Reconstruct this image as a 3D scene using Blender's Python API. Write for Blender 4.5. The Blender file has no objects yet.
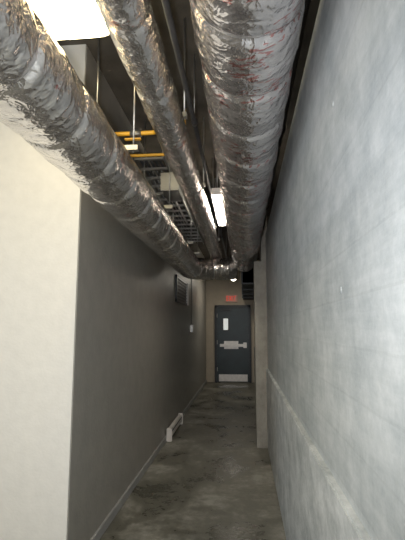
import bpy, bmesh, math, random
from mathutils import Vector, Matrix, noise
random.seed(4)
S=bpy.context.scene
S.view_settings.view_transform='Standard'
COL=S.collection

# ---------- materials ----------
def mat(name):
    m=bpy.data.materials.new(name); m.use_nodes=True
    nt=m.node_tree; b=nt.nodes['Principled BSDF']
    return m,nt,b
def nd(nt,t,**k):
    n=nt.nodes.new(t)
    for a,v in k.items():
        if a in n.inputs.keys(): n.inputs[a].default_value=v
        else: setattr(n,a,v)
    return n
def simple(name,col,rough=.5,metal=0,bump=0,bs=40,var=.12):
    m,nt,b=mat(name)
    tc=nd(nt,'ShaderNodeTexCoord')
    nz=nd(nt,'ShaderNodeTexNoise',Scale=bs*.25,Detail=4.0)
    nt.links.new(tc.outputs['Object'],nz.inputs['Vector'])
    r=nd(nt,'ShaderNodeValToRGB')
    r.color_ramp.elements[0].position=.3; r.color_ramp.elements[1].position=.7
    r.color_ramp.elements[0].color=(*[c*(1-var) for c in col],1)
    r.color_ramp.elements[1].color=(*[min(1,c*(1+var)) for c in col],1)
    nt.links.new(nz.outputs['Fac'],r.inputs['Fac']); nt.links.new(r.outputs['Color'],b.inputs['Base Color'])
    b.inputs['Roughness'].default_value=rough; b.inputs['Metallic'].default_value=metal
    if bump:
        n2=nd(nt,'ShaderNodeTexNoise',Scale=bs,Detail=6.0)
        nt.links.new(tc.outputs['Object'],n2.inputs['Vector'])
        bp=nd(nt,'ShaderNodeBump',Strength=bump,Distance=.01)
        nt.links.new(n2.outputs['Fac'],bp.inputs['Height']); nt.links.new(bp.outputs['Normal'],b.inputs['Normal'])
    return m
def emis(name,col,st):
    m,nt,b=mat(name)
    b.inputs['Base Color'].default_value=(*col,1)
    b.inputs['Emission Color'].default_value=(*col,1); b.inputs['Emission Strength'].default_value=st
    return m

def concrete(name,c1,c2,rough,stretch,bump=.3,streak=.5,boards=0.0):
    m,nt,b=mat(name)
    tc=nd(nt,'ShaderNodeTexCoord'); mp=nd(nt,'ShaderNodeMapping'); mp.inputs['Scale'].default_value=stretch
    nt.links.new(tc.outputs['Object'],mp.inputs['Vector'])
    a=nd(nt,'ShaderNodeTexNoise',Scale=6.0,Detail=12.0,Roughness=.75); nt.links.new(mp.outputs['Vector'],a.inputs['Vector'])
    c=nd(nt,'ShaderNodeTexNoise',Scale=4.5,Detail=12.0,Roughness=.78); nt.links.new(tc.outputs['Object'],c.inputs['Vector'])
    mx=nd(nt,'ShaderNodeMix',data_type='FLOAT'); mx.inputs[0].default_value=streak
    nt.links.new(c.outputs['Fac'],mx.inputs[2]); nt.links.new(a.outputs['Fac'],mx.inputs[3])
    r=nd(nt,'ShaderNodeValToRGB'); e=r.color_ramp.elements
    e[0].position=.40; e[1].position=.60; e[0].color=(*c1,1); e[1].color=(*c2,1)
    nt.links.new(mx.outputs[0],r.inputs['Fac'])
    last=r.outputs['Color']; hsrc=a.outputs['Fac']
    if boards:
        sx=nd(nt,'ShaderNodeSeparateXYZ'); nt.links.new(tc.outputs['Object'],sx.inputs[0])
        d0=nd(nt,'ShaderNodeMath',operation='MULTIPLY'); d0.inputs[1].default_value=1/.145; nt.links.new(sx.outputs['Z'],d0.inputs[0])
        wob=nd(nt,'ShaderNodeMath',operation='MULTIPLY_ADD'); wob.inputs[1].default_value=.12
        nt.links.new(c.outputs['Fac'],wob.inputs[0]); nt.links.new(d0.outputs[0],wob.inputs[2])
        fr=nd(nt,'ShaderNodeMath',operation='FRACT'); nt.links.new(wob.outputs[0],fr.inputs[0])
        ls=nd(nt,'ShaderNodeMath',operation='LESS_THAN'); ls.inputs[1].default_value=.05; nt.links.new(fr.outputs[0],ls.inputs[0])
        fl=nd(nt,'ShaderNodeMath',operation='FLOOR'); nt.links.new(wob.outputs[0],fl.inputs[0])
        wn=nd(nt,'ShaderNodeTexWhiteNoise',noise_dimensions='1D'); nt.links.new(fl.outputs[0],wn.inputs['W'])
        mr=nd(nt,'ShaderNodeMapRange'); mr.inputs['To Min'].default_value=1-boards; mr.inputs['To Max'].default_value=1+boards*.5
        nt.links.new(wn.outputs['Value'],mr.inputs['Value'])
        dk=nd(nt,'ShaderNodeMath',operation='MULTIPLY_ADD'); dk.inputs[1].default_value=-boards*1.2
        nt.links.new(ls.outputs[0],dk.inputs[0]); nt.links.new(mr.outputs[0],dk.inputs[2])
        vm=nd(nt,'ShaderNodeVectorMath',operation='SCALE'); nt.links.new(last,vm.inputs[0]); nt.links.new(dk.outputs[0],vm.inputs['Scale'])
        last=vm.outputs[0]
    nt.links.new(last,b.inputs['Base Color'])
    b.inputs['Roughness'].default_value=rough
    f=nd(nt,'ShaderNodeTexNoise',Scale=70.0,Detail=6.0); nt.links.new(tc.outputs['Object'],f.inputs['Vector'])
    ad=nd(nt,'ShaderNodeMath',operation='MULTIPLY_ADD'); ad.inputs[1].default_value=.6
    nt.links.new(f.outputs['Fac'],ad.inputs[0]); nt.links.new(hsrc,ad.inputs[2])
    bp=nd(nt,'ShaderNodeBump',Strength=bump,Distance=.007)
    nt.links.new(ad.outputs[0],bp.inputs['Height']); nt.links.new(bp.outputs['Normal'],b.inputs['Normal'])
    return m

M_right=concrete('concrete_wall',(.315,.345,.355),(.475,.50,.505),.85,(1,.3,3.5),.20,.28,.05)
M_low=concrete('concrete_stem',(.31,.335,.34),(.60,.62,.62),.85,(1,.8,1.4),.4,.5)
M_pil=concrete('concrete_pilaster',(.24,.225,.195),(.40,.38,.33),.8,(1,1,.5),.4,.5)
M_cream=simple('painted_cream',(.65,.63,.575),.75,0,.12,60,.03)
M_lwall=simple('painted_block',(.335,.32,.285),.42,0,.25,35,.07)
M_end=simple('painted_end',(.54,.47,.37),.6,0,.1,40,.05)
M_ceil=simple('dark_ceiling',(.08,.07,.055),.9,0,.5,14,.3)
M_base=simple('rubber_base',(.35,.35,.34),.5,0,.05,30,.1)
M_white=simple('white_enamel',(.8,.76,.72),.4,0,.03,30,.05)
M_galv=simple('galvanised',(.38,.38,.37),.38,.9,.1,25,.2)
M_dark=simple('black_insulation',(.03,.03,.032),.55,0,.4,30,.3)
M_yel=simple('yellow_pipe',(.75,.40,.03),.4,0,.05,30,.1)
M_door=simple('door_paint',(.013,.031,.038),.35,0,.03,20,.15)
M_frame=simple('door_frame',(.02,.025,.03),.4,0,.03,20,.1)
M_steel=simple('brushed_steel',(.75,.72,.68),.4,.5,.05,60,.1)
M_glass=emis('lit_glass',(.75,.78,.75),.6)
M_red=emis('exit_red',(.8,.05,.02),.5)
M_signw=simple('sign_face',(.70,.45,.38),.5)
M_tube=emis('tube_glow',(1,.92,.78),38)
M_tube2=emis('tube_glow_far',(1,.92,.78),26)
M_tubeW=emis('tube_glow_warm',(1,.84,.50),12)

def floor_mat():
    m,nt,b=mat('damp_concrete_floor')
    tc=nd(nt,'ShaderNodeTexCoord')
    a=nd(nt,'ShaderNodeTexNoise',Scale=1.7,Detail=8.0,Roughness=.6,Distortion=.3)
    nt.links.new(tc.outputs['Object'],a.inputs['Vector'])
    f=nd(nt,'ShaderNodeTexNoise',Scale=14.0,Detail=10.0,Roughness=.75); nt.links.new(tc.outputs['Object'],f.inputs['Vector'])
    mx=nd(nt,'ShaderNodeMix',data_type='FLOAT'); mx.inputs[0].default_value=.35
    nt.links.new(a.outputs['Fac'],mx.inputs[2]); nt.links.new(f.outputs['Fac'],mx.inputs[3])
    r=nd(nt,'ShaderNodeValToRGB'); e=r.color_ramp.elements
    e[0].position=.41; e[0].color=(.06,.058,.042,1); e[1].position=.61; e[1].color=(.31,.30,.26,1)
    q=r.color_ramp.elements.new(.5); q.color=(.135,.13,.103,1)
    nt.links.new(mx.outputs[0],r.inputs['Fac']); nt.links.new(r.outputs['Color'],b.inputs['Base Color'])
    rr=nd(nt,'ShaderNodeValToRGB'); g=rr.color_ramp.elements
    g[0].position=.43; g[0].color=(.24,.24,.24,1); g[1].position=.56; g[1].color=(.65,.65,.65,1)
    nt.links.new(mx.outputs[0],rr.inputs['Fac']); nt.links.new(rr.outputs['Color'],b.inputs['Roughness'])
    bp=nd(nt,'ShaderNodeBump',Strength=.25,Distance=.008)
    nt.links.new(f.outputs['Fac'],bp.inputs['Height']); nt.links.new(bp.outputs['Normal'],b.inputs['Normal'])
    return m
M_floor=floor_mat()

def foil(name,tint,red):
    m,nt,b=mat(name)
    tc=nd(nt,'ShaderNodeTexCoord')
    nz=nd(nt,'ShaderNodeTexNoise',Scale=9.0,Detail=3.0); nt.links.new(tc.outputs['Object'],nz.inputs['Vector'])
    mxv=nd(nt,'ShaderNodeMix',data_type='VECTOR'); mxv.inputs[0].default_value=.10
    nt.links.new(tc.outputs['Object'],mxv.inputs[4]); nt.links.new(nz.outputs['Color'],mxv.inputs[5])
    v=nd(nt,'ShaderNodeTexVoronoi',Scale=24.0); v.feature='F1'; nt.links.new(mxv.outputs[1],v.inputs['Vector'])
    v2=nd(nt,'ShaderNodeTexVoronoi',Scale=66.0); nt.links.new(mxv.outputs[1],v2.inputs['Vector'])
    ml=nd(nt,'ShaderNodeMath',operation='MULTIPLY_ADD'); ml.inputs[1].default_value=.38
    nt.links.new(v2.outputs['Distance'],ml.inputs[0]); nt.links.new(v.outputs['Distance'],ml.inputs[2])
    bp=nd(nt,'ShaderNodeBump',Strength=.44,Distance=.013)
    nt.links.new(ml.outputs[0],bp.inputs['Height']); nt.links.new(bp.outputs['Normal'],b.inputs['Normal'])
    b.inputs['Metallic'].default_value=.95; b.inputs['Roughness'].default_value=.18
    r=nd(nt,'ShaderNodeValToRGB'); e=r.color_ramp.elements
    e[0].position=.35; e[0].color=(*[c*.85 for c in tint],1); e[1].position=.65; e[1].color=(*tint,1)
    nt.links.new(nz.outputs['Fac'],r.inputs['Fac'])
    mp=nd(nt,'ShaderNodeMapping'); mp.inputs['Scale'].default_value=(.8,2.2,.8)
    nt.links.new(tc.outputs['Object'],mp.inputs['Vector'])
    w=nd(nt,'ShaderNodeTexNoise',Scale=34.0,Detail=2.0); nt.links.new(mp.outputs['Vector'],w.inputs['Vector'])
    g1=nd(nt,'ShaderNodeMath',operation='GREATER_THAN'); g1.inputs[1].default_value=.58; nt.links.new(w.outputs['Fac'],g1.inputs[0])
    w2=nd(nt,'ShaderNodeTexNoise',Scale=4.5,Detail=1.0); nt.links.new(tc.outputs['Object'],w2.inputs['Vector'])
    g2=nd(nt,'ShaderNodeMath',operation='GREATER_THAN'); g2.inputs[1].default_value=red; nt.links.new(w2.outputs['Fac'],g2.inputs[0])
    mm=nd(nt,'ShaderNodeMath',operation='MULTIPLY'); nt.links.new(g1.outputs[0],mm.inputs[0]); nt.links.new(g2.outputs[0],mm.inputs[1])
    m3=nd(nt,'ShaderNodeMath',operation='MULTIPLY'); m3.inputs[1].default_value=.62; nt.links.new(mm.outputs[0],m3.inputs[0])
    mc=nd(nt,'ShaderNodeMix',data_type='RGBA'); nt.links.new(m3.outputs[0],mc.inputs[0])
    nt.links.new(r.outputs['Color'],mc.inputs[6]); mc.inputs[7].default_value=(.68,.10,.07,1)
    nt.links.new(mc.outputs[2],b.inputs['Base Color'])
    return m
M_foilL=foil('foil_left',(.95,.91,.87),.72)
M_foilM=foil('foil_mid',(.96,.93,.91),.63)
M_foilR=foil('foil_right',(.97,.93,.93),.52)
M_tape=simple('foil_tape',(.7,.68,.66),.3,.85,.3,60,.2)

# ---------- mesh helpers ----------
def obj_from_bm(name,bm,m,parent=None,smooth=False):
    me=bpy.data.meshes.new(name); bm.to_mesh(me); bm.free()
    if m: me.materials.append(m)
    if smooth:
        for p in me.polygons: p.use_smooth=True
    o=bpy.data.objects.new(name,me); COL.objects.link(o)
    if parent: o.parent=parent
    return o
def box(name,x0,x1,y0,y1,z0,z1,m,parent=None,bev=0):
    bm=bmesh.new(); bmesh.ops.create_cube(bm,size=1)
    for v in bm.verts:
        v.co=Vector(((x0+x1)/2+v.co.x*(x1-x0),(y0+y1)/2+v.co.y*(y1-y0),(z0+z1)/2+v.co.z*(z1-z0)))
    if bev: bmesh.ops.bevel(bm,geom=bm.edges[:],offset=bev,segments=2,affect='EDGES')
    return obj_from_bm(name,bm,m,parent)
def empty(name,loc=(0,0,0)):
    e=bpy.data.objects.new(name,None); COL.objects.link(e); e.empty_display_size=.1
    return e
def tube(name,path,r,m,parent=None,seg=16,rfun=None,cap=True):
    P=[Vector(p) for p in path]; bm=bmesh.new(); rings=[]; up=Vector((0,0,1)); n=len(P); s=0; pn=None
    for i,p in enumerate(P):
        t=(P[min(i+1,n-1)]-P[max(i-1,0)]).normalized()
        if i: s+=(P[i]-P[i-1]).length
        if pn is None:
            a=up if abs(t.z)<.9 else Vector((0,1,0)); nn=(a-t*a.dot(t)).normalized()
        else: nn=(pn-t*pn.dot(t)).normalized()
        pn=nn; bn=t.cross(nn); ring=[]
        for k in range(seg):
            th=2*math.pi*k/seg; d=nn*math.cos(th)+bn*math.sin(th)
            rr=r if rfun is None else rfun(s,th,p+d*r)
            ring.append(bm.verts.new(p+d*rr))
        rings.append(ring)
    for a,b in zip(rings,rings[1:]):
        for k in range(seg):
            bm.faces.new((a[k],a[(k+1)%seg],b[(k+1)%seg],b[k]))
    if cap:
        bm.faces.new(rings[0][::-1]); bm.faces.new(rings[-1])
    bmesh.ops.recalc_face_normals(bm,faces=bm.faces[:])
    return obj_from_bm(name,bm,m,parent,True)
def resample(ctrl,ds=.018,corner=.3):
    C=[Vector(c) for c in ctrl]; pts=[C[0]]
    for i in range(1,len(C)-1):
        a=(C[i-1]-C[i]); b=(C[i+1]-C[i]); c=min(corner,a.length*.49,b.length*.49)
        p0=C[i]+a.normalized()*c; p2=C[i]+b.normalized()*c
        for k in range(13):
            t=k/12; pts.append(p0*(1-t)**2+C[i]*2*t*(1-t)+p2*t*t)
    pts.append(C[-1]); out=[pts[0]]
    for a,b in zip(pts,pts[1:]):
        L=(b-a).length; n=max(1,round(L/ds))
        for k in range(1,n+1): out.append(a.lerp(b,k/n))
    return out

# ---------- room shell ----------
H=3.45; XL=-1.06; YE=12.35
box('floor',-4.2,.9,-3.2,YE+.2,-.12,0,M_floor)
box('ceiling',-4.2,.9,-3.2,YE+.2,H,H+.12,M_ceil)
wr=empty('wall_right')
box('upper_face',.31,.55,-3.2,YE,.98,2.75,M_right,wr)
box('stem_face',.285,.55,-3.2,YE,0,.98,M_low,wr,.006)
box('recess_face',.55,.75,-3.2,YE,0,H,M_ceil,wr)  # dark ceiling colour paints in the shade above the concrete wall
for y in (1.4,2.6,3.8,5.0):
    for z in (1.62,2.25):
        tube('tie_plug',[(.3085,y,z),(.311,y,z)],.011,M_low,wr,14)
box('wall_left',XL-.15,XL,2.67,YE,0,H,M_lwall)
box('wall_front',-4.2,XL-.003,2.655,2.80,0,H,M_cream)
box('wall_end',XL-.15,.75,YE,YE+.15,0,H,M_end)
box('wall_back',-4.2,.75,-3.3,-3.15,0,H,M_cream)
box('wall_far_left',-4.3,-4.15,-3.2,2.8,0,H,M_cream)
box('baseboard_left',XL,XL+.018,2.67,YE,0,.075,M_base,None,.004)
pl=empty('concrete_pilaster')
box('shaft',.15,.31,5.72,6.1,0,2.385,M_pil,pl,.006)
box('neck',.245,.33,5.72,6.1,2.385,H,M_pil,pl)

# ---------- ducts ----------
def duct(name,ctrl,R,m,tie,seed,corner=.3,seg=88):
    e=empty(name); path=resample(ctrl,.012,corner)
    def rf(s,th,p):
        sp=s+.035*math.sin(th+seed)+.02*noise.noise(Vector((s*1.5,seed,th)))
        u=(sp/tie)%1; d=min(u,1-u)
        neck=-.075*math.exp(-(d*tie/.018)**2)+.035*math.sin(math.pi*u)
        lap=.022*max(0,1-abs(((sp/tie*2+.37)%1)-.5)*16)
        n1=noise.noise(Vector((p.x*5+seed,p.y*4,p.z*5)))
        n2=1-abs(noise.noise(Vector((p.x*9+seed,p.y*17,p.z*9))))*2
        n3=1-abs(noise.noise(Vector((p.x*26,p.y*14+seed,p.z*26))))*2
        return R*(1+neck+lap+.03*n1+.012*n2+.004*n3)
    tube('foil_jacket',path,R,m,e,seg,rf)
    s=0; nxt=tie
    for a,b in zip(path,path[1:]):
        s+=(b-a).length
        if s>=nxt:
            t=(b-a).normalized(); tube('tape_band',[a-t*.008,a+t*.008],R*.955,M_tape,e,48,None,False); nxt+=tie
    return e
XR,ZR,RR=.027,2.60,.187
XM,ZM,RM=-.42,2.68,.092
XLd,ZL,RL=-.787,2.405,.165
dR=duct('foil_duct',[(XR,-1.6,ZR),(XR,7.2,ZR),(XR,7.2,3.44)],RR,M_foilR,.36,3.1,.3)
dM=duct('foil_duct',[(XM,-1.6,ZM),(XM,6.75,ZM),(XM,6.85,2.50)],RM,M_foilM,.5,8.2,.12,56)
dL=duct('foil_duct',[(XLd,-1.6,ZL),(XLd,6.55,ZL),(-.13,6.75,ZL+.02)],RL,M_foilL,.40,13.7,.3)

for y in (2.45,3.75,5.4,6.2):
    box('strut',-.56,-.33,y,y+.04,ZM+.10,ZM+.13,M_galv,dM)
    for x in (-.545,-.345): tube('rod',[(x,y+.02,ZM+.09),(x,y+.02,H)],.006,M_galv,dM,8)
    box('saddle',XR-.20,XR+.20,y+.1,y+.13,ZR+RR+.002,ZR+RR+.03,M_galv,dR)
    for x in (XR-.15,XR+.17): tube('rod',[(x,y+.115,ZR+RR),(x,y+.115,H)],.006,M_galv,dR,8)
    box('strut',-.93,-.63,y,y+.04,ZL+RL+.01,ZL+RL+.04,M_galv,dL)
    for x in (-.90,-.66): tube('rod',[(x,y+.02,ZL+RL),(x,y+.02,H)],.006,M_galv,dL,8)

def run(name,x,z,r,m,y0=-1.5,y1=11.9):
    e=empty(name); tube('pipe',[(x,y0,z),(x,y1,z)],r,m,e,14)
    y=y0+.5
    while y<y1-.3:
        tube('coupling',[(x,y,z),(x,y+.06,z)],r*1.25,m,e,14)
        tube('hanger_rod',[(x,y+.03,z),(x,y+.03,H)],.004,M_galv,e,6); y+=1.9
run('conduit_pipe',-.16,2.90,.013,M_galv)
run('conduit_pipe',-.195,2.98,.018,M_dark)
run('conduit_pipe',-.325,2.93,.016,M_dark)
run('black_pipe',.265,2.85,.03,M_dark,-1.5,5.7)
run('sprinkler_pipe',-.60,2.98,.028,M_dark,-1.5,2.1)

# cable tray
ct=empty('cable_tray')
for x in (-.98,-.70): box('side_rail',x,x+.012,3.6,7.6,3.0,3.09,M_galv,ct)
y=3.65
while y<7.5:
    box('rung',-.97,-.70,y,y+.03,3.01,3.03,M_galv,ct); y+=.25
for k in range(5): tube('cable',[(-.93+k*.045,3.62,3.045),(-.93+k*.045,4.8,3.05),(-.92+k*.045,7.55,3.045)],.014,M_dark,ct,8)
for y in (3.7,5.0,7.0):
    for x in (-.99,-.685): tube('rod',[(x,y,3.0),(x,y,H)],.005,M_galv,ct,6)
# junction box
jb=empty('junction_box')
box('body',-.74,-.58,3.78,4.15,2.76,2.92,M_galv,jb,.005); box('cover',-.745,-.575,3.77,3.782,2.755,2.925,M_galv,jb,.003)
tube('rod',[(-.66,3.95,2.92),(-.66,3.95,H)],.006,M_galv,jb,8)
for x in (-.70,-.62): tube('conduit_stub',[(x,4.15,2.83),(x,5.3,2.83)],.012,M_galv,jb,8)

# yellow gas pipe with valve
gp=empty('gas_pipe')
tube('cross_pipe',resample([(-1.05,2.9,2.90),(-.60,2.9,2.90),(-.60,2.3,2.90)],.03,.05),.016,M_yel,gp,12)
tube('second_pipe',resample([(-1.05,3.25,2.88),(-.50,3.25,2.88),(-.50,3.6,2.88),(-.5,3.6,H)],.03,.04),.012,M_yel,gp,12)
tube('valve_body',[(-.80,2.9,2.90),(-.72,2.9,2.90)],.026,M_galv,gp,12)
box('valve_handle',-.84,-.72,2.885,2.915,2.85,2.862,M_yel,gp,.003)
tube('riser',[(-.60,2.3,2.9),(-.60,2.3,H)],.016,M_dark,gp,12)

# dark rectangular duct beyond round ducts
rd=empty('rectangular_duct')
box('body',-.01,.30,7.7,YE,2.30,2.62,M_dark,rd,.006)
for y in (7.7,8.9,10.1,11.3): box('flange',-.03,.305,y,y+.035,2.28,2.64,M_frame,rd,.003)
for y in (8.5,11): tube('rod',[(.05,y,2.6),(.05,y,H)],.006,M_galv,rd,8)

# ---------- fluorescent lights ----------
def strip(x0,x1,y0,y1,z,mt,power=1):
    e=empty('fluorescent_light'); xc=(x0+x1)/2; w=(x1-x0)
    box('housing',x0,x1,y0,y1,z+.02,z+.075,M_white,e,.005)
    box('end_cap',x0,x1,y0-.012,y0,z+.005,z+.075,M_white,e,.003)
    box('end_cap',x0,x1,y1,y1+.012,z+.005,z+.075,M_white,e,.003)
    bm=bmesh.new(); n=12; A=[];B=[]
    for k in range(n+1):
        t=math.pi*k/n; c=math.cos(t); px=xc-math.copysign(abs(c)**.5,c)*w*.49; pz=z+.02-max(0,math.sin(t))**.5*.03
        A.append(bm.verts.new((px,y0,pz)));B.append(bm.verts.new((px,y1,pz)))
    for k in range(n): bm.faces.new((A[k],A[k+1],B[k+1],B[k]))
    bm.faces.new(B); bm.faces.new(A[::-1])
    obj_from_bm('diffuser',bm,mt,e,False)
    for y in (y0+.15,y1-.15): tube('rod',[(xc,y,z+.07),(xc,y,H)],.005,M_galv,e,6)
    return e
strip(-.295,-.20,4.05,5.25,2.78,M_tube)
strip(-.305,-.185,10.0,11.2,2.74,M_tube2)
strip(-1.16,-.76,.9,2.25,3.2,M_tubeW)
strip(-2.6,-2.3,-1.0,.3,3.3,M_tubeW)  # unseen fixture, added to light the room beside the camera

# ---------- door ----------
x0,x1=-.75,.145
d=empty('door_1')
box('leaf',x0,x1,YE-.05,YE-.005,.012,2.08,M_door,d,.004)
box('jamb_left',x0-.06,x0,YE-.09,YE,0,2.14,M_frame,d,.004)
box('jamb_right',x1,x1+.06,YE-.09,YE,0,2.14,M_frame,d,.004)
box('head',x0-.06,x1+.06,YE-.09,YE,2.08,2.15,M_frame,d,.004)
box('vision_lite_frame',x0+.16,x0+.34,YE-.062,YE-.05,1.42,1.80,M_frame,d,.004)
box('vision_lite',x0+.185,x0+.315,YE-.066,YE-.06,1.45,1.77,M_glass,d)
box('kick_plate',x0+.05,x1-.05,YE-.056,YE-.05,.03,.22,M_steel,d)
box('panic_bar_chassis',x0+.08,x1-.06,YE-.085,YE-.05,.98,1.06,M_steel,d,.006)
box('panic_bar_push',x0+.12,x1-.2,YE-.12,YE-.085,.985,1.045,M_steel,d,.01)
box('latch_case',x1-.16,x1-.06,YE-.12,YE-.05,.95,1.10,M_steel,d,.008)
box('door_notice',x0+.2,x0+.6,YE-.056,YE-.05,.92,1.14,M_steel,d)
for z in (.3,1.05,1.8): tube('hinge',[(x0,YE-.06,z),(x0,YE-.06,z+.11)],.01,M_steel,d,10)
box('closer',x0+.1,x0+.4,YE-.11,YE-.05,1.99,2.05,M_frame,d,.006)
es=empty('exit_sign')
box('case',-.50,-.16,YE-.06,YE,2.24,2.44,M_signw,es,.006)
def st(a,b,c,dd): box('letter',a,b,YE-.066,YE-.058,c,dd,M_red,es)
lx=-.47; zb,zt=2.275,2.405
st(lx,lx+.014,zb,zt)
for z in (zb,(zb+zt)/2-.006,zt-.013): st(lx,lx+.05,z,z+.013)
for sgn in (1,-1):
    o=box('letter',-.008,.008,-.004,.004,-.072,.072,M_red,es); o.location=(lx+.105,YE-.062,(zb+zt)/2); o.rotation_euler=(0,sgn*.4,0)
st(lx+.155,lx+.17,zb,zt)
st(lx+.2,lx+.26,zt-.013,zt); st(lx+.223,lx+.237,zb,zt)

# ---------- left wall fittings ----------
bh=empty('baseboard_heater')
box('cover',XL+.018,XL+.08,5.95,6.95,.04,.16,M_white,bh,.012)
box('end_cap',XL+.018,XL+.09,5.91,5.95,.0,.17,M_white,bh,.008)
box('end_cap',XL+.018,XL+.09,6.95,6.99,.0,.17,M_white,bh,.008)
box('outlet_slot',XL+.078,XL+.083,6.0,6.9,.118,.13,M_dark,bh)
wv=empty('wall_vent')
box('recess',XL,XL+.012,6.7,7.9,1.95,2.3,M_dark,wv)
for a,b,c,dd in ((6.66,6.72,1.92,2.33),(6.66,7.94,1.91,1.96),(6.66,7.94,2.29,2.34)):
    box('frame',XL,XL+.03,a,b,c,dd,M_frame,wv,.003)
box('frame',XL,XL+.05,7.88,8.0,1.92,2.33,M_white,wv,.003)
for k in range(6):
    box('louvre',XL+.004,XL+.026,6.72,7.88,1.975+k*.054,1.99+k*.054,M_frame,wv)
ob=empty('outlet_box')
box('body',XL,XL+.05,8.6,8.72,1.42,1.56,M_galv,ob,.006); box('plate',XL+.05,XL+.055,8.59,8.73,1.41,1.57,M_white,ob,.002)
tube('conduit',[(XL+.02,8.66,1.56),(XL+.02,8.66,H)],.01,M_galv,ob,10)

# ---------- lights ----------
def area(name,loc,tgt,sx,sy,en,col):
    l=bpy.data.lights.new(name,'AREA'); l.shape='RECTANGLE'; l.size=sx; l.size_y=sy; l.energy=en; l.color=col
    o=bpy.data.objects.new(name,l); COL.objects.link(o); o.location=loc
    o.rotation_euler=(Vector(tgt)-Vector(loc)).to_track_quat('-Z','Y').to_euler(); return o
area('room_fill',(-1.6,-2.6,1.9),(-.6,4.5,1.4),1.6,1.4,46,(1,.99,.97))  # unseen fill added behind the camera to brighten the cream wall and corridor
area('cool_side_fill',(-3.6,-.3,1.7),(.3,1.8,1.6),1.2,1.4,37,(.80,.90,1))  # cool fill added on the open left side to brighten the right wall
l=bpy.data.lights.new('camera_flash','SPOT'); l.energy=155; l.shadow_soft_size=.03; l.color=(.98,.98,1)
l.spot_size=math.radians(105); l.spot_blend=.9
o=bpy.data.objects.new('camera_flash',l); COL.objects.link(o); o.location=(-.1,-.03,1.56)
o.rotation_euler=(math.radians(96),0,math.radians(8))
w=bpy.data.worlds.new('World'); S.world=w; w.use_nodes=True
w.node_tree.nodes['Background'].inputs[0].default_value=(.6,.7,.8,1); w.node_tree.nodes['Background'].inputs[1].default_value=.1

# ---------- camera ----------
c=bpy.data.cameras.new('camera'); c.sensor_fit='VERTICAL'; c.sensor_height=36; c.lens=430/540*36; c.clip_start=.02
co=bpy.data.objects.new('camera',c); COL.objects.link(co); co.location=(0,0,1.5)
co.rotation_euler=(math.radians(90+7.7),0,math.radians(5.4)); S.camera=co
